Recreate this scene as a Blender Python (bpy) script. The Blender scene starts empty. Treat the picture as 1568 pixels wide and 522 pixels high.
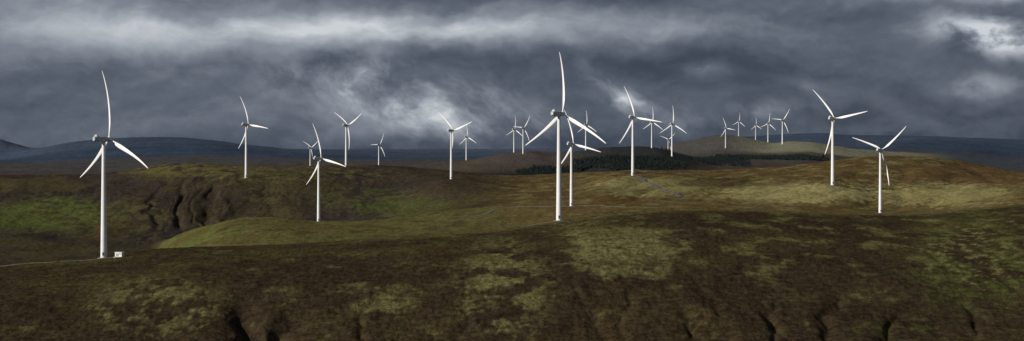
import bpy, bmesh, math, random
import numpy as np
from mathutils import Vector, Matrix
random.seed(7); np.random.seed(7)

# ------------------------------------------------------------------ survey constants
F = 2487.0          # bearing scale: tan(bearing) = (px-784)/F
PX0, HY = 784.0, 230.0
def UX(px): return (px-PX0)/F

scene = bpy.context.scene
scene.view_settings.view_transform = 'Standard'
scene.view_settings.look = 'None'
scene.view_settings.exposure = 0

SUN_H = Vector((-0.88, -0.47, 0)).normalized()
SUN_EL = math.radians(24)

# ------------------------------------------------------------------ noise
def _hash(ix, iy, seed):
    h = (ix.astype(np.int64)*374761393 + iy.astype(np.int64)*668265263 + seed*1442695041) & 0xffffffff
    h = ((h ^ (h >> 13))*1274126177) & 0xffffffff
    h = (h ^ (h >> 16)) & 0xffff
    return h.astype(np.float32)/65535.0*(2*math.pi)
def gnoise(x, y, seed=0):
    x0 = np.floor(x); y0 = np.floor(y)
    fx = (x-x0).astype(np.float32); fy = (y-y0).astype(np.float32)
    sx = fx*fx*fx*(fx*(fx*6-15)+10); sy = fy*fy*fy*(fy*(fy*6-15)+10)
    def g(dx, dy):
        a = _hash(x0+dx, y0+dy, seed)
        return np.cos(a)*(fx-dx)+np.sin(a)*(fy-dy)
    a = g(0, 0); b = g(1, 0); c = g(0, 1); d = g(1, 1)
    return ((a+(b-a)*sx)*(1-sy)+(c+(d-c)*sx)*sy)*1.45
def fbm(x, y, o=4, seed=0):
    s = 0; a = 1.0; t = 0
    for i in range(o):
        s = s+a*gnoise(x*2**i+17.3*i, y*2**i-9.1*i, seed+i*11); t += a; a *= 0.5
    return s/t*1.5
def sstep(a, b, x):
    t = np.clip((x-a)/(b-a), 0, 1); return t*t*(3-2*t)

def hermite(xk, yk, x):
    xk = np.asarray(xk, float); yk = np.asarray(yk, float)
    h = np.diff(xk); dl = np.diff(yk)/h
    m = np.zeros_like(yk); m[0] = dl[0]; m[-1] = dl[-1]
    w1 = 2*h[1:]+h[:-1]; w2 = h[1:]+2*h[:-1]
    same = dl[:-1]*dl[1:] > 0
    with np.errstate(divide='ignore', invalid='ignore'):
        hm = (w1+w2)/(w1/dl[:-1]+w2/dl[1:])
    m[1:-1] = np.where(same, hm, 0)
    i = np.clip(np.searchsorted(xk, x)-1, 0, len(xk)-2)
    t = np.clip((x-xk[i])/h[i], 0, 1)
    return ((2*t**3-3*t**2+1)*yk[i]+(t**3-2*t**2+t)*h[i]*m[i]+(-2*t**3+3*t**2)*yk[i+1]+(t**3-t**2)*h[i]*m[i+1])

# ------------------------------------------------------------------ terrain sections
def T(s):
    a = [tuple(float(v) for v in q.split(':')) for q in s.replace(' ', '').split(',')]
    return [p[0] for p in a], [p[1] for p in a]
ridge_y = T("-1500:470,-400:425,0:405,60:400,120:397,200:388,240:384,300:380,400:376,500:372,600:364,700:356,780:349,856:339,900:332,960:325,1050:321,1150:322,1250:325,1350:328,1400:328,1440:325,1500:319,1568:312,1900:296,3000:330")
ridge_d = T("-1500:1000,0:1080,160:1096,400:1120,700:1160,856:1190,1050:1230,1568:1260,3000:1300")
S5 = T("-1500:400,0:404,120:404,190:404,230:398,260:380,300:366,360:350,420:346,488:350,600:352,690:350,780:348,856:338,960:334,1060:334,1160:334,1275:334,1348:331,1420:326,1500:316,1568:309,3000:330")
S6 = T("-1500:360,0:372,120:384,230:388,270:362,320:345,370:335,420:333,488:339,600:336,690:330,780:324,856:317,960:311,1060:311,1160:312,1275:314,1348:322,1420:318,1500:306,1568:296,3000:310")
S7 = T("-1500:330,0:345,120:352,230:362,300:362,360:356,420:352,488:352,600:337,690:316,780:306,856:301,960:293,1060:293,1160:290,1275:284,1348:294,1420:294,1500:286,1568:282,3000:290")
S8 = T("-1500:290,0:300,120:304,230:300,300:294,377:284,430:284,488:290,600:296,690:278,780:284,856:278,960:264,1060:273,1160:270,1275:258,1348:256,1420:258,1500:268,1568:273,3000:270")
S9 = T("-1500:262,0:268,120:268,190:262,250:253,290:250,377:255,488:254,600:255,690:262,780:269,856:267,960:261,1060:261,1160:258,1220:253,1275:246,1320:241,1370:238,1420:241,1500:252,1568:264,1800:270,3000:262")
S10 = T("-1500:272,0:282,120:282,250:272,488:270,600:270,690:276,780:278,960:275,1060:276,1275:268,1420:268,1568:280,3000:272")
S11 = T("-1500:262,0:272,120:270,300:265,488:262,600:258,650:256,690:250,740:241,780:234,815:231,850:234,880:232,925:226,960:224,1000:226,1040:238,1070:248,1100:254,1160:256,1275:264,1568:274,3000:262")
S12 = T("-1500:262,0:270,488:262,690:256,850:248,925:244,1000:242,1060:243,1110:240,1160:241,1230:240,1300:246,1360:254,1420:260,1568:266,3000:258")
S13 = T("-1500:250,0:258,488:250,690:246,850:243,950:238,1000:230,1040:219,1080:210,1110:206,1150:211,1185:218,1215:216,1240:217,1280:224,1320:231,1360:238,1420:245,1568:252,3000:250")
S14 = T("-1500:236,0:246,100:240,200:233,300:230,420:236,600:243,900:240,1100:234,1300:230,1400:224,1480:226,1568:232,3000:236")
S15 = T("-1500:220,-100:260,0:245,60:228,120:216,180:211,240:210,300:213,380:222,440:228,500:232,600:236,700:238,900:234,1000:230,1060:218,1110:212,1160:208,1200:206,1260:204,1300:207,1350:208,1420:209,1500:212,1568:214,3000:222")
S16 = T("-1500:205,-60:206,0:214,25:221,50:227,200:229,900:228,1568:226,3000:216")
def zof(y, d): return (HY-y)/F*d
def tab(t): return lambda px: hermite(t[0], t[1], px)
ridge_y_i, ridge_d_i = tab(ridge_y), tab(ridge_d)
tabs = [(1800, tab(S5)), (2000, tab(S6)), (2200, tab(S7)), (2500, tab(S8)), (2850, tab(S9)), (3500, tab(S10)),
        (4300, tab(S11)), (5200, tab(S12)), (6000, tab(S13)), (8000, tab(S14)), (11000, tab(S15)), (17000, tab(S16))]
def sections(px):
    px = np.atleast_1d(np.asarray(px, float))
    ry = ridge_y_i(px); rd = ridge_d_i(px); one = np.ones_like(px)
    D = [0*one, 60*one, 350*one, 600*one, 740*one]
    Z = [-2.2*one, -9*one, -62*one, -101*one, zof(535, 740)*one]
    D.append(rd-190); Z.append(zof(ry, rd)*0.76+(-90)*0.24+2.5)
    D.append(rd); Z.append(zof(ry, rd))
    D.append(rd+170); Z.append(zof(ry, rd)-20)
    D.append(rd+330); Z.append(np.minimum(zof(ry+10, rd+330), zof(tabs[0][1](px), 1800))-12)
    for d, t in tabs:
        D.append(d*one); Z.append(zof(t(px), d))
    D.append(26000*one); Z.append(-60*one)
    D.append(70000*one); Z.append(-200*one)
    return np.array(D), np.array(Z)

def detail(X, Y, PX, d):
    z = np.zeros_like(X)
    z += 1.3*fbm(X/70, Y/95, 4, 3)*sstep(300, 700, d)*(1+sstep(1400, 2600, d)*1.2)
    z += 0.40*fbm(X/9, Y/14, 3, 21)*(1-sstep(1400, 3400, d)*0.3)
    z += 0.30*gnoise(X/2.4, Y/6.0, 5)*(1-sstep(1300, 2200, d)*.6)
    far = sstep(3300, 6000, d)
    z += far*(d/2487)*1.8*fbm(X/600, Y/800, 5, 31)
    wx = X+14*fbm(X/60, Y/80, 3, 41)
    wy = X+7*fbm(X/34, Y/60, 3, 43)
    rdist = ridge_d_i(PX.ravel()).reshape(PX.shape)-d
    z += 1.5*fbm(wx/60, Y/130, 4, 45)*sstep(120, 260, rdist)*sstep(500, 640, d)
    low = sstep(180, 400, rdist)*sstep(560, 640, d)
    g = 1-np.abs(gnoise(wy/34, Y/220, 51))*2.8
    z -= 1.7*low*np.clip(g-0.45, 0, 1)*sstep(-0.2, .4, gnoise(X/120, Y/300, 52))
    g2 = 1-np.abs(gnoise((wy+5*gnoise(X/11, Y/20, 4))/13, Y/90, 53))*2.8
    z -= 0.4*low*np.clip(g2-0.3, 0, 1)
    for (cx, w, dep, top) in ((368, 6.0, 6.5, 870), (395, 3.0, 3, 840), (448, 5, 5.5, 840), (1180, 2.6, 2.0, 880), (1275, 2.8, 2.4, 890), (1372, 2.8, 2.2, 870), (560, 2.2, 1.2, 860), (1060, 2.2, 1.2, 850), (1480, 2.4, 1.6, 880), (700, 2.4, 1.2, 870)):
        c = UX(cx)*790+4*np.sin(Y/27.0+cx)+(-.12 if cx < 784 else .30)*(Y-790)
        z -= dep*np.exp(-np.abs((wy-c)/w)**1.6)*sstep(top, top-80, d)*sstep(560, 620, d)
    # branching ravines on the heather hill, left: soft-sided side valleys dropping to the main valley
    m = np.exp(-((PX-325)/80)**2)*sstep(2080, 2300, d)*sstep(2700, 2380, d)
    m2 = 0.5*sstep(680, 520, PX)*sstep(2080, 2200, d)*sstep(2800, 2560, d)
    w3 = X+34*fbm(X/120, Y/240, 4, 61)+(Y-2450)*0.16
    g3 = np.clip(1-np.abs(gnoise(w3/44, Y/700, 62))*2.0, 0, 1)
    z -= (7.0*m+3*m2)*g3*g3*(3-2*g3)*(.65+.6*gnoise(X/70, Y/120, 66))
    g4 = np.clip(1-np.abs(gnoise((w3+9*gnoise(X/20, Y/60, 67))/19, Y/240, 63))*2.2, 0, 1)
    z -= (1.9*m+1.1*m2)*g4*g4
    m4 = sstep(820, 1000, PX)*sstep(1900, 2100, d)*sstep(3100, 2700, d)
    z -= m4*2.6*np.clip(1-np.abs(gnoise((X-Y*0.4)/75, Y/260, 71))*3, 0, 1)
    z *= sstep(20, 400, d)*0.92+0.08
    return z

pxs = np.concatenate([np.linspace(-1500, -120, 30), np.arange(-80, 1650, 1.75), np.linspace(1690, 3000, 30)])
ds = np.concatenate([np.arange(0.5, 690, 16), np.arange(690, 1300, 3.0), np.arange(1300, 1700, 12), np.arange(1700, 2100, 7), np.arange(2100, 2960, 4.6),
                     np.arange(2960, 7000, 24), np.arange(7000, 12000, 80), np.arange(12000, 20000, 300), np.geomspace(20000, 70000, 14)])
NC, NR = len(pxs), len(ds)
Dk, Zk = sections(pxs)
Hh = np.empty((NR, NC))
for i in range(NC):
    Hh[:, i] = hermite(Dk[:, i], Zk[:, i], ds)
Ygrid = np.repeat(ds[:, None], NC, 1)
PXg = np.repeat(pxs[None, :], NR, 0)
Xg = UX(PXg)*Ygrid
DET = detail(Xg, Ygrid, PXg, Ygrid)
Z = Hh+DET
def gz(x, y):
    x = np.asarray(x, float); y = np.asarray(y, float)
    px = x/y*F+PX0
    ci = np.interp(px, pxs, np.arange(NC)); ri = np.interp(y, ds, np.arange(NR))
    c0 = np.clip(ci.astype(int), 0, NC-2); r0 = np.clip(ri.astype(int), 0, NR-2); fc = ci-c0; fr = ri-r0
    return (Z[r0, c0]*(1-fc)+Z[r0, c0+1]*fc)*(1-fr)+(Z[r0+1, c0]*(1-fc)+Z[r0+1, c0+1]*fc)*fr
def ground_z(x, y): return float(gz([x], [y])[0])
co = np.stack([Xg, Ygrid, Z], -1).reshape(-1, 3).astype(np.float32)
idx = np.arange(NR*NC).reshape(NR, NC)
quads = np.stack([idx[:-1, :-1], idx[:-1, 1:], idx[1:, 1:], idx[1:, :-1]], -1).reshape(-1, 4).astype(np.int32)

def mesh_np(name, co, faces, smooth=True):
    k = faces.shape[1]; me = bpy.data.meshes.new(name)
    me.vertices.add(len(co)); me.vertices.foreach_set('co', co.astype(np.float32).ravel())
    me.loops.add(faces.size); me.loops.foreach_set('vertex_index', faces.astype(np.int32).ravel())
    me.polygons.add(len(faces)); me.polygons.foreach_set('loop_start', np.arange(0, faces.size, k, dtype=np.int32))
    me.polygons.foreach_set('use_smooth', np.full(len(faces), smooth))
    me.update(calc_edges=True)
    return me
me = mesh_np("moorland_ground", co, quads)

# ------------------------------------------------------------------ vegetation cover with painted haze and sunlit tones, as attribute
SY = HY-Z/np.maximum(Ygrid, 1)*F
nA = fbm(Xg/85, Ygrid/120, 5, 101); nB = fbm(Xg/26, Ygrid/40, 4, 111); nC = fbm(Xg/7, Ygrid/13, 3, 121)
nD = fbm(Xg/260, Ygrid/360, 4, 131); nE = fbm(Xg/3.2, Ygrid/6, 2, 141)
def C(*c): return np.array(c, float)
heather = C(.034, .0242, .0142); heather_red = C(.045, .0255, .0165); olive = C(.054, .047, .018); green = C(.064, .075, .021)
straw = C(.19, .168, .070); gully_dark = C(.010, .007, .005); bracken = C(.105, .066, .029)
col = np.empty(Z.shape+(3,)); col[:] = heather
def mix(c, m):
    global col
    m = np.clip(m, 0, 1)[..., None]; col = col*(1-m)+c*m
def blob(cx, cy, rx, ry, e=.5):
    r = np.sqrt(((PXg-cx)/rx)**2+((SY-cy)/ry)**2)+(nB*.6+nC*.35)*e
    return sstep(1.2, .7, r)
mix(heather_red, sstep(-.1, .5, nA+.3*nB)*.6)
nearf = sstep(1450, 1350, Ygrid); midf = 1-nearf
up = sstep(260, 40, ridge_d_i(pxs)[None, :]-Ygrid)
mix(olive*.88, nearf*(up*.6*sstep(-.4, .4, nB+.4*nA)+.40*sstep(-.1, .5, nA+.4*nB)))
mix(olive*1.2, nearf*sstep(.25, .7, nC*.6+.8*nB)*.4)
mix(C(.022, .015, .010), nearf*sstep(.15, .6, nE*.4+nC*.6-.3*nB)*.35)
mix(straw*.66+green*.2, nearf*blob(955, 380, 84, 38, .95)*.85*sstep(-.65, .25, nC*.55+nE*.35+.1))
mix(straw*.5+green*.2, nearf*blob(885, 345, 60, 14, 1.1)*.5*sstep(-.2, .3, nC))
mix(straw*.6+green*.3, nearf*blob(770, 440, 85, 85, 1.)*sstep(-.2, .3, nC*.4+nB*.8+nE*.2)*.8)
mix(straw*.55+green*.3, nearf*blob(580, 455, 85, 36, 1.0)*sstep(-.15, .35, nB*.8+.4*nC+.2*nE)*.7)
mix(straw*.6+green*.3, nearf*blob(240, 470, 120, 55, 1.0)*sstep(-.15, .35, nB*.8+.4*nC+.2*nE)*.75)
mix(green*.9, nearf*blob(1500, 400, 130, 85, 1.0)*sstep(-.35, .35, nC*.5+.7*nB)*.8)
mix(straw*.75, nearf*blob(1490, 390, 85, 50, 1.0)*sstep(.05, .4, nC*.7+nE*.4)*.7)
mix(straw*.5+green*.15, nearf*sstep(1000, 1150, PXg)*sstep(450, 400, SY)*sstep(.12, .5, nB*.9+.3*nC+.2*nE)*.6)
mix(green*.85, nearf*blob(1370, 508, 90, 16, .9)*sstep(-.1, .4, nC+nB)*.7)
mix(straw*.5, nearf*sstep(.42, .75, nB*.8+nC*.5)*.4)
mix(olive*2.1, nearf*sstep(45, 0, ridge_d_i(pxs)[None, :]-Ygrid)*sstep(300, 900, PXg)*.6)
# spur and middle ground
mix(olive*1.25, midf*sstep(3300, 3000, Ygrid)*sstep(-.5, .4, nA+.2)*.55)
spur = midf*sstep(215, 270, PXg)*sstep(2160, 2080, Ygrid)
mix(olive*1.5+green*.3, spur*.85); mix(green*1.5, spur*blob(300, 366, 80, 20, .9)*.6); mix(bracken*.75, spur*sstep(-.1, .45, nA+.5*nB)*.55); mix(heather, spur*sstep(.1, .5, nB-.5*nA)*.45)
lh = midf*sstep(860, 560, PXg)*sstep(2080, 2180, Ygrid)*sstep(3200, 3000, Ygrid)
lh2 = midf*sstep(260, 200, PXg)*sstep(3200, 3000, Ygrid)
LH = np.maximum(lh, lh2)
mix(C(.038, .030, .025), LH*.9); mix(heather_red, LH*sstep(.1, .5, nA)*.4); mix(C(.024, .019, .016), LH*sstep(.1, .5, nB-.5*nA)*.5)
mix(olive*1.35, LH*sstep(-.2, .4, nA*.6+nD)*.5)
mix(C(.024, .018, .016), LH*blob(320, 312, 110, 36, .8)*.6)
mix(green*1.3, LH*blob(85, 326, 95, 28, .8)*.85*sstep(-.5, .1, nB)); mix(green*1., LH*blob(20, 338, 60, 18, .8)*.6)
mix(olive*2., LH*blob(285, 259, 125, 12, .8)*.85*sstep(-.4, .2, nB)); mix(green*1.15, LH*blob(570, 305, 100, 24, 1.0)*sstep(-.15, .4, nB)*.75)
mix(olive*1.6, LH*blob(205, 335, 60, 45, 1.)*sstep(-.1, .3, nB)*.6); mix(olive*1.7, LH*blob(450, 266, 200, 16, 1.)*sstep(-.15, .4, nB)*.75)
mix(green*1., LH*blob(640, 320, 80, 18, .8)*.55); mix(olive*1.6, LH*blob(420, 300, 60, 20, 1.)*sstep(-.1, .4, nB)*.5)
rp = midf*sstep(700, 880, PXg)*sstep(3200, 3000, Ygrid)
mix(bracken*.85, rp*.8); mix(olive*2.3, rp*sstep(-.15, .4, nA+.4*nB)*.7); mix(straw*.8, rp*sstep(.1, .6, nB+.5*nD)*.7)  # plateau tones raised in colour to read as sunlit
mix(straw*1.3, rp*blob(1225, 296, 125, 16, .9)*.85); mix(straw*1.2, rp*blob(1450, 298, 105, 19, .9)*.75); mix(bracken*.95, rp*blob(1480, 265, 110, 14, .7)*.7)
mix(straw*1.1+green*.3, rp*blob(1000, 285, 95, 15, .9)*.6); mix(heather*.9, rp*blob(1100, 280, 60, 8, .8)*.6)
mix(heather_red*1.2, rp*sstep(.15, .5, nA-.4*nB)*.5)
mix(gully_dark*1.4, sstep(-3.5, -7.5, DET)*sstep(2900, 2700, Ygrid)*.6)  # darker brown where the ground is cut deepest
f1 = sstep(3000, 3300, Ygrid)
mix(C(.060, .044, .032), f1*.9); mix(C(.07, .064, .038), f1*sstep(-.1, .4, nD)*.6)
mix(C(.068, .052, .043), f1*blob(805, 240, 90, 14, .3)*.8)
mix(C(.018, .020, .017), f1*sstep(3900, 3700, Ygrid)*sstep(680, 720, PXg)*sstep(1075, 1050, PXg)*.9)
mix(C(.022, .025, .021), f1*sstep(4600, 4400, Ygrid)*sstep(860, 910, PXg)*sstep(1085, 1050, PXg)*.85)
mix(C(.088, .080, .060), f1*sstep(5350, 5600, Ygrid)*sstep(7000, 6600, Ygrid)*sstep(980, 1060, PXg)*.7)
mix(C(.24, .225, .125), f1*sstep(5350, 5500, Ygrid)*sstep(7000, 6600, Ygrid)*sstep(1090, 1190, PXg)*.85)  # sunlit look of this hill is put into its colour
mix(C(.034, .038, .040), f1*sstep(1380, 1480, PXg)*.95)
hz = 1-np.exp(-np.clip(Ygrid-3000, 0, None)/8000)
mix(C(.050, .064, .092), hz)  # aerial haze blended into the colour by distance
mix(C(.036, .051, .079)*(1+.3*nD[..., None]), sstep(6900, 7600, Ygrid)*sstep(9600, 8600, Ygrid))  # far bands carry their blue haze as colour too
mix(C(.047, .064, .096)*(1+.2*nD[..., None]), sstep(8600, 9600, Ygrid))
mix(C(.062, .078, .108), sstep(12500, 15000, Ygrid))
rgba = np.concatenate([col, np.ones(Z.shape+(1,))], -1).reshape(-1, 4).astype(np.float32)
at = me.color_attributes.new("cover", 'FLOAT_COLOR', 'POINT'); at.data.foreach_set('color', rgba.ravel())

# ------------------------------------------------------------------ node helpers
class NT:
    def __init__(s, tree): s.t = tree; s.n = tree.nodes; s.l = tree.links
    def new(s, ty, **kw):
        nd = s.n.new(ty)
        for k, v in kw.items(): setattr(nd, k, v)
        return nd
    def put(s, sock, v):
        if isinstance(v, bpy.types.NodeSocket): s.l.new(v, sock)
        elif v is not None: sock.default_value = v
    def m(s, op, a, b=None, c=None, clamp=False):
        nd = s.new('ShaderNodeMath', operation=op, use_clamp=clamp)
        s.put(nd.inputs[0], a); s.put(nd.inputs[1], b); s.put(nd.inputs[2], c); return nd.outputs[0]
    def noise(s, vec, scale, detail=4, rough=.5, dist=0, dim='3D'):
        nd = s.new('ShaderNodeTexNoise', noise_dimensions=dim)
        s.put(nd.inputs['Vector'], vec); nd.inputs['Scale'].default_value = scale
        nd.inputs['Detail'].default_value = detail; nd.inputs['Roughness'].default_value = rough; nd.inputs['Distortion'].default_value = dist
        return nd.outputs['Fac']
    def xyz(s, x, y, z):
        nd = s.new('ShaderNodeCombineXYZ'); s.put(nd.inputs[0], x); s.put(nd.inputs[1], y); s.put(nd.inputs[2], z); return nd.outputs[0]
    def ramp(s, v, stops, interp='LINEAR'):
        nd = s.new('ShaderNodeValToRGB'); cr = nd.color_ramp; cr.interpolation = interp
        while len(cr.elements) > 1: cr.elements.remove(cr.elements[-1])
        cr.elements[0].position = stops[0][0]; cr.elements[0].color = tuple(stops[0][1])+(1,)
        for p, c in stops[1:]:
            e = cr.elements.new(p); e.color = tuple(c)+(1,)
        s.put(nd.inputs[0], v); return nd.outputs[0]
    def sstep(s, v, a, b, o0=0., o1=1.):
        nd = s.new('ShaderNodeMapRange', interpolation_type='SMOOTHSTEP')
        s.put(nd.inputs[0], v); nd.inputs[1].default_value = a; nd.inputs[2].default_value = b
        nd.inputs[3].default_value = o0; nd.inputs[4].default_value = o1; return nd.outputs[0]
def newmat(name):
    m = bpy.data.materials.new(name); m.use_nodes = True; m.node_tree.nodes.clear()
    return m, NT(m.node_tree)

gm, N = newmat("moor_vegetation_haze")
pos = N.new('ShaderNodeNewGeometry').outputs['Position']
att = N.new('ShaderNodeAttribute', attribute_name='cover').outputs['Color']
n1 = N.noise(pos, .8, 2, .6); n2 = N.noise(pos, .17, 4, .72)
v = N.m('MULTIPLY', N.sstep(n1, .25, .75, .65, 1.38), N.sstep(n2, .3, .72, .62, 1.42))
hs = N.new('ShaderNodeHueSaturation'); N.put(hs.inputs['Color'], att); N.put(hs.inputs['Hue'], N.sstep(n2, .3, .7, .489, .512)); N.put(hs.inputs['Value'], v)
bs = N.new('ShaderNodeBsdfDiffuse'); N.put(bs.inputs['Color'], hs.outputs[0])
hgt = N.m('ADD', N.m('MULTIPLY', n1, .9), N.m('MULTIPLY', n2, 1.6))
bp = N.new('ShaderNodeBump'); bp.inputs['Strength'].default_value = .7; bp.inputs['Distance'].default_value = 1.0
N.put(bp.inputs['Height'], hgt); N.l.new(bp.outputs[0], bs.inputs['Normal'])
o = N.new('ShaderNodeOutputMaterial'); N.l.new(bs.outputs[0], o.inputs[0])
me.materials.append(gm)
ground = bpy.data.objects.new("moorland_ground", me); scene.collection.objects.link(ground)

def paint(name, rgb, rough, grime=.12, scale=.3):
    m, N = newmat(name)
    tc = N.new('ShaderNodeTexCoord').outputs['Object']
    n = N.noise(tc, scale, 4, .6)
    k = N.sstep(n, .3, .75, 1-grime, 1.0)
    mx = N.new('ShaderNodeVectorMath', operation='SCALE'); mx.inputs[0].default_value = rgb; N.put(mx.inputs['Scale'], k)
    b = N.new('ShaderNodeBsdfPrincipled'); N.put(b.inputs['Base Color'], mx.outputs[0]); b.inputs['Roughness'].default_value = rough
    o = N.new('ShaderNodeOutputMaterial'); N.l.new(b.outputs[0], o.inputs[0]); return m
white = paint("white_gelcoat_paint", (.80, .80, .79), .45, .08)
towerp = paint("tower_paint", (.76, .765, .77), .5, .12, .12)
grey = paint("nacelle_grey_paint", (.48, .49, .51), .5, .2, .5)
dark = paint("dark_opening", (.03, .03, .035), .6)
concrete = paint("concrete", (.28, .27, .24), .9, .3, .4)
gravel = paint("gravel_track_surface", (.105, .092, .074), .95, .45, .15)
cabinp = paint("cabin_white_cladding", (.74, .74, .72), .6, .15)

# ------------------------------------------------------------------ turbine parts
HUB, R = 78.0, 45.5
def lathe(bm, prof, n=20, axis='Z', off=Vector((0, 0, 0))):
    rings = []
    for h, r in prof:
        ring = []
        for i in range(n):
            a = 2*math.pi*i/n
            p = Vector((r*math.cos(a), r*math.sin(a), h)) if axis == 'Z' else Vector((r*math.cos(a), -h, r*math.sin(a)))
            ring.append(bm.verts.new(p+off))
        rings.append(ring)
    for a, b in zip(rings[:-1], rings[1:]):
        for i in range(n):
            bm.faces.new((a[i], a[(i+1) % n], b[(i+1) % n], b[i]))
    bm.faces.new(rings[0][::-1]); bm.faces.new(rings[-1])
def fin(bm, name, mat, smooth=True, ang=40):
    bmesh.ops.recalc_face_normals(bm, faces=bm.faces)
    me = bpy.data.meshes.new(name); bm.to_mesh(me); bm.free(); me.materials.append(mat)
    for p in me.polygons: p.use_smooth = smooth
    try: me.set_sharp_from_angle(angle=math.radians(ang))
    except Exception: pass
    return me
bm = bmesh.new()
prof = []
for k in range(4):
    z0, z1 = 77*k/4, 77*(k+1)/4
    r = lambda z: 2.15-(2.15-1.2)*z/77
    prof += [(z0, r(z0)), (z1-.35, r(z1-.35)), (z1-.3, r(z1)+.05), (z1-.05, r(z1)+.05)]
prof.append((77, 1.15))
lathe(bm, prof, 24); tower_me = fin(bm, "tower", towerp)
bm = bmesh.new()
lathe(bm, [(-3, 4.2), (.15, 4.2), (.3, 3.0), (.55, 2.7), (.56, 2.0)], 24); found_me = fin(bm, "foundation", concrete)
bm = bmesh.new()
bmesh.ops.create_cube(bm, size=1, matrix=Matrix.Translation((0, -2.13, 3.0))@Matrix.Diagonal((.95, .18, 2.2, 1)))
door_me = fin(bm, "tower_door", dark, False)
bm = bmesh.new()
for i in range(6):
    bmesh.ops.create_cube(bm, size=1, matrix=Matrix.Translation((0, -2.5-.28*(5-i), .55+.24*i))@Matrix.Diagonal((1.2, .27, .08, 1)))
steps_me = fin(bm, "door_steps", grey, False)
bm = bmesh.new(); rings = []
for y, w, h, zc in ((-2.9, 1.25, 1.35, 0), (-2.6, 1.55, 1.6, 0), (0, 1.75, 1.85, .05), (4.5, 1.75, 1.9, .1), (7.0, 1.6, 1.7, .2), (7.8, 1.2, 1.2, .35)):
    ring = []
    for i in range(24):
        a = 2*math.pi*i/24; e = .42
        c, s = math.cos(a), math.sin(a)
        ring.append(bm.verts.new((w*math.copysign(abs(c)**e, c), y, zc+h*math.copysign(abs(s)**e, s))))
    rings.append(ring)
for a, b in zip(rings[:-1], rings[1:]):
    for i in range(24): bm.faces.new((a[i], a[(i+1) % 24], b[(i+1) % 24], b[i]))
bm.faces.new(rings[0]); bm.faces.new(rings[-1][::-1])
nac_me = fin(bm, "nacelle", grey)
bm = bmesh.new()
bmesh.ops.create_cube(bm, size=1, matrix=Matrix.Translation((0, 6.0, 2.5))@Matrix.Diagonal((2.6, .5, 1.1, 1)))
bmesh.ops.create_cone(bm, segments=8, radius1=.07, radius2=.05, depth=2.2, cap_ends=True, matrix=Matrix.Translation((.6, 4.6, 3.0)))
bmesh.ops.create_cone(bm, segments=8, radius1=.2, radius2=.2, depth=.3, cap_ends=True, matrix=Matrix.Translation((.6, 4.6, 4.1)))
cool_me = fin(bm, "roof_cooler", grey, False)
bm = bmesh.new()
lathe(bm, [(-1.3, 1.25), (-1.0, 1.6), (.6, 1.65), (1.4, 1.35), (2.0, .85), (2.3, .3)], 20, 'Y'); spin_me = fin(bm, "spinner", white)
bm = bmesh.new(); rings = []
st = [(0, .95, .95, 0), (.04, .95, .95, 0), (.09, 1.5, .85, 20), (.15, 2.4, .75, 17), (.21, 2.8, .62, 14), (.3, 2.6, .5, 11), (.42, 2.2, .38, 8),
      (.55, 1.8, .3, 6), (.68, 1.5, .23, 4), (.8, 1.15, .17, 2), (.9, .85, .12, 1), (.96, .6, .08, 0), (.99, .35, .05, 0), (1., .1, .03, 0)]
for t, ch, th, tw in st:
    z = .9+t*(R-.9); ring = []
    b = -7.6*t+7.6*t**2.3          # pre-coned forward, tip flapped back by the wind
    tw = math.radians(-tw-3)
    for i in range(16):
        a = 2*math.pi*i/16
        x = math.cos(a)*ch*.5; y = math.sin(a)*th*.5
        if t > .06:
            k = (1-math.cos(a))*.5
            y *= .35+.9*(1-k) if math.cos(a) < 0 else 1.1
            x -= ch*.5*.4
        X = x*math.cos(tw)-y*math.sin(tw); Yy = x*math.sin(tw)+y*math.cos(tw)
        ring.append(bm.verts.new((X, Yy+b, z)))
    rings.append(ring)
for a, b in zip(rings[:-1], rings[1:]):
    for i in range(16): bm.faces.new((a[i], a[(i+1) % 16], b[(i+1) % 16], b[i]))
bm.faces.new(rings[0][::-1]); bm.faces.new(rings[-1])
blade_me = fin(bm, "blade", white, True, 80)

def link(name, me, parent, mw):
    ob = bpy.data.objects.new(name, me); scene.collection.objects.link(ob)
    ob.parent = parent; ob.matrix_local = mw; return ob
def turbine(px, d, hub_y, phase, yaw=43, s=1.0):
    x = UX(px)*d; g = ground_z(x, d)
    zt = zof(hub_y, d); bz = min(g, zt-HUB*s) if abs(zt-HUB*s-g) < 9 else g
    bz = g-.2 if (bz > g-.2 or bz < g-1) else bz
    k = min(max((zt-bz)/HUB, s*.86), s*1.12)
    e = bpy.data.objects.new("wind_turbine", None); scene.collection.objects.link(e)
    e.location = (x, d, bz); e.scale = (k, k, k)
    I = Matrix.Identity(4)
    link("tower", tower_me, e, I); link("foundation", found_me, e, I)
    Rz = Matrix.Rotation(math.radians(180-yaw), 4, 'Z')
    if d < 2700:
        link("tower_door", door_me, e, I); link("door_steps", steps_me, e, I)
    top = Matrix.Translation((0, 0, HUB+.3))@Rz
    link("nacelle", nac_me, e, top); link("roof_cooler", cool_me, e, top)
    rot = top@Matrix.Rotation(math.radians(-4), 4, 'X')@Matrix.Translation((0, -4.3, 0))
    link("spinner", spin_me, e, rot)
    for k in range(3):
        link("blade_%d" % (k+1), blade_me, e, rot@Matrix.Rotation(math.radians(-phase+120*k), 4, 'Y'))
    return e
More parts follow.
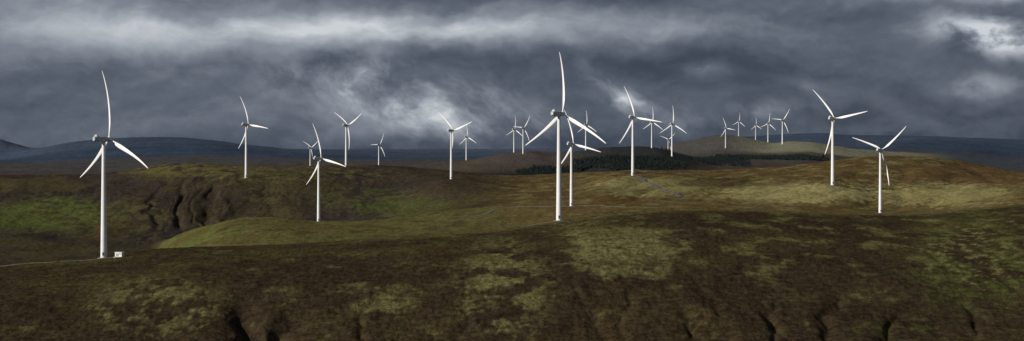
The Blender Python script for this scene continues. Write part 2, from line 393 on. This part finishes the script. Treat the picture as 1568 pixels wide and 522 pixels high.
turbs = [
 (159, 1096, 214, -5, 42, 1), (377, 2600, 191, -22, 43, 1), (488, 2000, 243, -17, 42, 1), (530, 3050, 192, 62, 45, .98), (580, 4500, 232, 30, 44, .98),
 (475, 4500, 232, 57, 43, .98), (691, 2540, 200, -48, 42, 1), (714, 4500, 219, -3, 44, 1), (787, 4400, 208, 5, 44, .95), (801, 4150, 212, 35, 42, .98),
 (856, 1190, 175, -1, 43, 1), (875, 2010, 221, -17, 43, 1), (897, 4300, 196, 0, 44, 1), (969, 2420, 180, -21, 42, 1), (998, 4250, 187, 2, 45, .8),
 (1029, 4100, 190, 1, 40, .95), (1023, 5200, 222, 50, 40, .9), (1111, 5500, 201, -20, 45, 1), (1131, 6100, 194, 8, 45, .85), (1157, 5900, 211, 0, 52, .8),
 (1176, 6050, 189, 10, 46, .9), (1198, 5750, 184, 36, 44, 1), (1275, 2200, 168, -40, 44, 1.03), (1348, 1900, 230, 50, 44, 1)]
E = [turbine(*t) for t in turbs]

# ------------------------------------------------------------------ unseen sheet added out of frame to put shade patches on the moor
HC = 900.0
kx, ky = SUN_H.x/math.tan(SUN_EL), SUN_H.y/math.tan(SUN_EL)
gx = np.arange(-3400, 3400, 26.0); gy = np.arange(100, 6600, 26.0)
GX, GY = np.meshgrid(gx, gy)
gzr = np.where(GY < 1500, -60, -30.)
gpx = GX/np.maximum(GY, 50)*F+PX0
c1 = fbm(GX/420, GY/380, 4, 201); c2 = fbm(GX/150, GY/140, 4, 203)
cov = sstep(1230, 980, GY+50*c2+40*c1)*(.78+.12*c2)
cov = np.maximum(cov, sstep(1300, 1500, GY)*sstep(.06, .34, c1+.35*c2)*.82)
cov = np.maximum(cov, .78*np.exp(-((gpx-1205)/40)**2-((GY-2290)/90)**2))
cov = np.maximum(cov, .6*sstep(3000, 3200, GY)*sstep(5500, 5300, GY))
cov = np.maximum(cov, .62*sstep(1700, 1800, GY)*sstep(2080, 2000, GY)*sstep(430, 560, gpx)*sstep(820, 700, gpx))
cov = np.maximum(cov, .5*np.exp(-((gpx-330)/110)**2-((GY-2360)/130)**2))
cov = np.where((gpx > 1100) & (gpx < 1330) & (GY > 5500), cov*.05, cov)
cov *= 1-.8*np.exp(-((gpx-955)/85)**2-((GY-960)/80)**2)
for lx, ly, rx, ry in ((90, 2320, 90, 130), (285, 2800, 110, 130), (320, 1880, 110, 130), (1225, 2150, 120, 90), (1460, 2050, 120, 130), (1000, 2250, 100, 120), (580, 2400, 70, 90)):
    cov *= 1-.93*np.exp(-((gpx-lx)/rx)**2-((GY-ly)/ry)**2)
cov *= 1-.5*np.exp(-((gpx-1500)/90)**2-((GY-960)/90)**2)
cov = np.clip(cov, 0, 1)
for t in turbs:
    if t[0] in (1029, 787, 714, 530): continue
    x, y = UX(t[0])*t[1], t[1]
    L = 130*math.hypot(kx, ky); ux, uy = -SUN_H.x, -SUN_H.y
    q = np.clip((GX-x)*ux+(GY-y)*uy, -10, L+60)
    dist = np.hypot(GX-x-q*ux, GY-y-q*uy)
    hole = 1-sstep(35, 85 if y < 1300 else 130, dist)
    cov = cov*(1-hole)+hole*(0.0 if y < 3000 else .28)  # added sheet opened so near turbines stay lit, far ones slightly dimmed
cvx = GX+(HC-gzr)*kx; cvy = GY+(HC-gzr)*ky
nr, nc = GX.shape; ii = np.arange(nr*nc).reshape(nr, nc)
cme = mesh_np("cloud_shade_sheet", np.stack([cvx, cvy, np.full_like(GX, HC)], -1).reshape(-1, 3), np.stack([ii[:-1, :-1], ii[:-1, 1:], ii[1:, 1:], ii[1:, :-1]], -1).reshape(-1, 4))
a = cme.attributes.new("density", 'FLOAT', 'POINT'); a.data.foreach_set('value', cov.astype(np.float32).ravel())
m, N = newmat("shade_sheet_veil")
den = N.new('ShaderNodeAttribute', attribute_name='density').outputs['Fac']
tr = N.new('ShaderNodeBsdfTransparent'); tl = N.new('ShaderNodeBsdfTranslucent'); tl.inputs[0].default_value = (.8, .8, .8, 1)
ms = N.new('ShaderNodeMixShader'); N.l.new(den, ms.inputs[0]); N.l.new(tr.outputs[0], ms.inputs[1]); N.l.new(tl.outputs[0], ms.inputs[2])
o = N.new('ShaderNodeOutputMaterial'); N.l.new(ms.outputs[0], o.inputs[0]); cme.materials.append(m)
cob = bpy.data.objects.new("cloud_shade_sheet", cme); scene.collection.objects.link(cob)  # added only for its shade, stays above the view

# ------------------------------------------------------------------ tracks
def g(px, sy, dmin, dmax):
    dd = np.linspace(dmin, dmax, 160); z = gz(UX(px)*dd, dd)
    return float(dd[int(np.argmin(np.abs(HY-z/dd*F-sy)))])
def track(name, pts, w, lift=.2):
    P = [Vector((UX(p)*d, d, 0)) for p, d in pts]; out = []
    for i in range(len(P)-1):
        a = P[max(i-1, 0)]; b = P[i]; c = P[i+1]; dd = P[min(i+2, len(P)-1)]
        n = max(2, int((c-b).length/6))
        for k in range(n):
            t = k/n
            out.append(.5*((2*b)+(c-a)*t+(2*a-5*b+4*c-dd)*t*t+(3*b-a-3*c+dd)*t**3))
    out.append(P[-1]); vs = []; fs = []
    for i, p in enumerate(out):
        tg = (out[min(i+1, len(out)-1)]-out[max(i-1, 0)]).normalized(); nn = Vector((-tg.y, tg.x, 0))
        zc = max(ground_z((p+nn*w*o).x, (p+nn*w*o).y) for o in (-.5, 0, .5))+lift
        for o in (-.75, -.5, 0, .5, .75):
            q = p+nn*w*o; vs.append((q.x, q.y, zc-(1.2 if abs(o) > .6 else 0)+(.06 if o == 0 else 0)))
    for i in range(len(out)-1):
        for k in range(4):
            a = i*5+k; fs.append((a, a+1, a+6, a+5))
    m = bpy.data.meshes.new(name); m.from_pydata(vs, [], fs); m.materials.append(gravel)
    ob = bpy.data.objects.new(name, m); scene.collection.objects.link(ob)
track("gravel_track", [(-60, 1058), (0, 1064), (60, 1074), (110, 1080), (150, 1088), (175, 1090)], 4)
track("gravel_track", [(795, 1176), (825, 1182), (856, 1186)], 4)
track("gravel_track", [(965, g(965, 268, 2210, 2850)), (985, g(985, 276, 2100, 2700)), (1003, g(1003, 284, 2100, 2600)), (1020, g(1020, 292, 2000, 2500)), (1042, g(1042, 302, 1950, 2400))], 6)
track("gravel_track", [(690, g(690, 338, 1800, 2300)), (735, g(735, 330, 1800, 2300)), (760, g(760, 320, 1800, 2400)), (800, g(800, 316, 1800, 2400)), (875, g(875, 316, 1800, 2400)), (960, g(960, 317, 1800, 2400))], 4.5)

# ------------------------------------------------------------------ cabin
def box(bm, c, s): bmesh.ops.create_cube(bm, size=1, matrix=Matrix.Translation(c)@Matrix.Diagonal((s[0], s[1], s[2], 1)))
def cabin(px, d, L, Hh, W, rot):
    x = UX(px)*d; e = bpy.data.objects.new("transformer_cabin", None); scene.collection.objects.link(e)
    e.location = (x, d, ground_z(x, d)+.35); e.rotation_euler = (0, 0, rot)
    I = Matrix.Identity(4)
    bm = bmesh.new(); box(bm, (0, 0, Hh/2), (L, W, Hh)); bmesh.ops.bevel(bm, geom=bm.edges[:], offset=.05, segments=1); link("walls", fin(bm, "walls", cabinp, False), e, I)
    bm = bmesh.new(); box(bm, (0, 0, Hh+.12), (L+.4, W+.4, .22)); link("roof", fin(bm, "roof", cabinp, False), e, I)
    bm = bmesh.new()
    for o_, w_ in ((-L*.22, L*.12), (-L*.02, L*.12)): box(bm, (o_, -W/2-.01, Hh*.42), (w_, .06, Hh*.6))
    box(bm, (L*.26, -W/2-.01, Hh*.66), (L*.2, .06, Hh*.25)); link("doors_and_vent", fin(bm, "doors_and_vent", dark, False), e, I)
    bm = bmesh.new(); box(bm, (0, 0, -.8), (L+1.4, W+1.4, 1.5)); link("plinth", fin(bm, "plinth", concrete, False), e, I)
cabin(183, 1086, 5.6, 2.8, 2.6, -.45)

# ------------------------------------------------------------------ conifer plantations (one mesh)
def forest(name, regions):
    rng = np.random.default_rng(5); VV = []; FF = []; base = 0
    for (p0, p1, d0, d1, n, hgt) in regions:
        px = rng.uniform(p0, p1, n); d = rng.uniform(d0, d1, n); x = UX(px)*d
        ed = np.minimum(px-p0, p1-px)/(p1-p0)
        keep = (gnoise(x/130, d/220, 91) > -.35) & (rng.random(n) < ed/.1)
        x, d = x[keep], d[keep]; n = len(x); z = gz(x, d); h = hgt*rng.uniform(.65, 1.2, n); r = h*rng.uniform(.18, .26, n); a0 = rng.random(n)*6
        for (zb, zt, rr) in ((.08, .5, 1.), (.32, .76, .74), (.58, 1.0, .46)):
            V = np.empty((n, 6, 3))
            for i in range(5):
                a = a0+i*1.2566; k = rr*r*rng.uniform(.75, 1.25, n)
                V[:, i] = np.stack([x+k*np.cos(a), d+k*np.sin(a), z+zb*h+rng.uniform(-.3, .3, n)], -1)
            V[:, 5] = np.stack([x, d, z+zt*h], -1)
            b = base+np.arange(n)[:, None, None]*6
            tri = np.array([[i, (i+1) % 5, 5] for i in range(5)])[None]
            FF.append((b+tri).reshape(-1, 3)); VV.append(V.reshape(-1, 3)); base += 6*n
    me = mesh_np(name, np.concatenate(VV), np.concatenate(FF), False)
    m, N = newmat(name+"_foliage")
    p_ = N.new('ShaderNodeNewGeometry').outputs['Position']
    c = N.ramp(N.noise(p_, .02, 5, .7), [(.3, (.010, .014, .014)), (.55, (.017, .023, .022)), (.75, (.026, .032, .027))])
    b = N.new('ShaderNodeBsdfDiffuse'); N.put(b.inputs['Color'], c)
    o = N.new('ShaderNodeOutputMaterial'); N.l.new(b.outputs[0], o.inputs[0]); me.materials.append(m)
    ob = bpy.data.objects.new(name, me); scene.collection.objects.link(ob)
forest("conifer_forest", [(696, 830, 3480, 3680, 2200, 8), (790, 905, 3500, 3850, 3000, 8.5), (870, 1062, 3600, 3980, 4600, 8), (1010, 1150, 4300, 5000, 2600, 8.5),
                          (1060, 1280, 5000, 5250, 3000, 9)])

# ------------------------------------------------------------------ sky
w = bpy.data.worlds.new("World"); scene.world = w; w.use_nodes = True; w.node_tree.nodes.clear()
w.cycles.sampling_method = 'NONE'
N = NT(w.node_tree)
sky = N.new('ShaderNodeTexSky', sky_type='NISHITA'); sky.sun_disc = False; sky.sun_elevation = SUN_EL
sky.sun_rotation = math.atan2(SUN_H.x, SUN_H.y)
tc = N.new('ShaderNodeTexCoord').outputs['Generated']
sp = N.new('ShaderNodeSeparateXYZ'); N.l.new(tc, sp.inputs[0])
az = N.m('ARCTAN2', sp.outputs[0], sp.outputs[1]); el = N.m('ARCSINE', sp.outputs[2])
K = F/1568
U0 = N.m('MULTIPLY', az, K); V0 = N.m('MULTIPLY', el, K)
W = N.xyz(U0, N.m('MULTIPLY', V0, 1.9), 0)
wa = N.noise(W, 7, 4, .6); wb = N.noise(N.xyz(U0, V0, 3.7), 9, 4, .6)
U = N.m('ADD', U0, N.m('MULTIPLY', N.m('SUBTRACT', wa, .5), .08)); V = N.m('ADD', V0, N.m('MULTIPLY', N.m('SUBTRACT', wb, .5), .04))
def gauss(px, py, rx, ry, rot=0, u=None, v_=None):
    u = u or U; v_ = v_ or V
    du = N.m('SUBTRACT', u, (px-784)/1568); dv = N.m('SUBTRACT', v_, (230-py)/1568)
    c, s = math.cos(rot), math.sin(rot)
    a = N.m('ADD', N.m('MULTIPLY', du, c/(rx/1568)), N.m('MULTIPLY', dv, s/(rx/1568)))
    b = N.m('SUBTRACT', N.m('MULTIPLY', dv, c/(ry/1568)), N.m('MULTIPLY', du, s/(ry/1568)))
    return N.m('EXPONENT', N.m('MULTIPLY', N.m('ADD', N.m('MULTIPLY', a, a), N.m('MULTIPLY', b, b)), -1))
def add(*a):
    r = a[0]
    for q in a[1:]: r = N.m('ADD', r, q)
    return r
mul = lambda a, b: N.m('MULTIPLY', a, b)
band = N.noise(N.xyz(U, mul(V, 2.8), 0), 6, 6, .55)
bandc = N.sstep(band, .3, .72)
puff = N.noise(N.xyz(U, mul(V, 1.7), 8), 16, 7, .58)
puffl = N.noise(N.xyz(N.m('ADD', U, .004), mul(N.m('ADD', V, -.007), 1.7), 8), 16, 7, .58)
relief = N.m('SUBTRACT', puffl, puff)
# torn scud: shreds drifting down to the right
ca, sa = math.cos(-.6), math.sin(-.6)
al = add(mul(U, ca), mul(V, sa)); ac = add(mul(U, -sa), mul(V, ca))
wis = N.noise(N.xyz(mul(al, .55), ac, 5), 25, 6, .56)
wisc = mul(N.sstep(wis, .32, .74), N.sstep(puff, .26, .62, .4, 1.15))
base = add(.180, mul(bandc, .13), mul(relief, .36))
top = add(mul(gauss(600, 42, 330, 28, .02), .54), mul(gauss(330, 50, 280, 40), .24), mul(gauss(960, 52, 320, 26), .28), mul(gauss(100, 40, 280, 60), .26),
          mul(gauss(40, 0, 200, 20), .12), mul(gauss(1480, 0, 220, 14), .46))
top = mul(top, N.sstep(band, .25, .65, .6, 1.15))
right = mul(add(mul(gauss(1505, 60, 105, 28, -.12), 1.1), mul(gauss(1490, 132, 65, 18), .44), mul(gauss(1075, 108, 36, 14), .32), mul(gauss(1210, 128, 60, 14), .20), mul(gauss(1385, 180, 70, 16, -.5), .14)), N.sstep(puff, .33, .62))
wm = mul(add(mul(gauss(605, 150, 120, 44, -.35), .66), mul(gauss(590, 130, 70, 34, -.6), .2), mul(gauss(490, 125, 100, 30, -.2), .36), mul(gauss(690, 190, 80, 26, -.3), .36), mul(gauss(765, 160, 80, 34, -.45), .52), mul(gauss(955, 150, 40, 22, -.6), .78),
              mul(gauss(1010, 190, 70, 26), .30), mul(gauss(1170, 168, 80, 16, .2), .46), mul(gauss(900, 105, 60, 14, -.8), .28)), wisc)
fog = add(mul(gauss(150, 150, 330, 60), .08), mul(gauss(480, 165, 300, 40), .08), mul(gauss(640, 185, 190, 40), .07), mul(gauss(60, 190, 200, 30), .03))
darkm = add(mul(gauss(1000, 225, 700, 20), -.05), mul(gauss(560, 222, 300, 12), -.04), mul(gauss(1180, 60, 180, 40), -.03), mul(gauss(700, 95, 400, 16), -.06))
overhead = N.sstep(V0, .22, 1.2, 0, .22)
B = N.m('MAXIMUM', add(base, top, right, wm, fog, darkm, overhead), .03)
cl = N.ramp(B, [(0, (.022, .029, .043)), (.18, (.050, .063, .092)), (.35, (.107, .127, .166)), (.6, (.24, .268, .315)), (.85, (.44, .47, .515)), (1, (.6, .63, .67))])
sc = N.new('ShaderNodeVectorMath', operation='SCALE'); N.put(sc.inputs[0], cl); sc.inputs['Scale'].default_value = 10
mx = N.new('ShaderNodeMix', data_type='RGBA'); mx.inputs[0].default_value = .985
N.l.new(sky.outputs[0], mx.inputs[6]); N.l.new(sc.outputs[0], mx.inputs[7])
bg = N.new('ShaderNodeBackground'); bg.inputs['Strength'].default_value = .1; N.l.new(mx.outputs[2], bg.inputs[0])
o = N.new('ShaderNodeOutputWorld'); N.l.new(bg.outputs[0], o.inputs[0])

# ------------------------------------------------------------------ sun
sl = bpy.data.lights.new("sun", 'SUN'); sl.energy = 5.0; sl.angle = math.radians(.5); sl.color = (1, .94, .85)
so = bpy.data.objects.new("sun", sl); scene.collection.objects.link(so)
sd = Vector((SUN_H.x*math.cos(SUN_EL), SUN_H.y*math.cos(SUN_EL), math.sin(SUN_EL)))
so.rotation_euler = sd.to_track_quat('Z', 'Y').to_euler()

# ------------------------------------------------------------------ camera
cd = bpy.data.cameras.new("camera"); cam = bpy.data.objects.new("camera", cd); scene.collection.objects.link(cam)
cd.sensor_fit = 'HORIZONTAL'; cd.sensor_width = 36; cd.lens = 36*F/1568
cam.location = (0, 0, 0); cam.rotation_euler = (math.radians(90), 0, 0)
cd.shift_y = -(261-HY)/1568
cd.clip_start = .5; cd.clip_end = 120000
scene.camera = cam
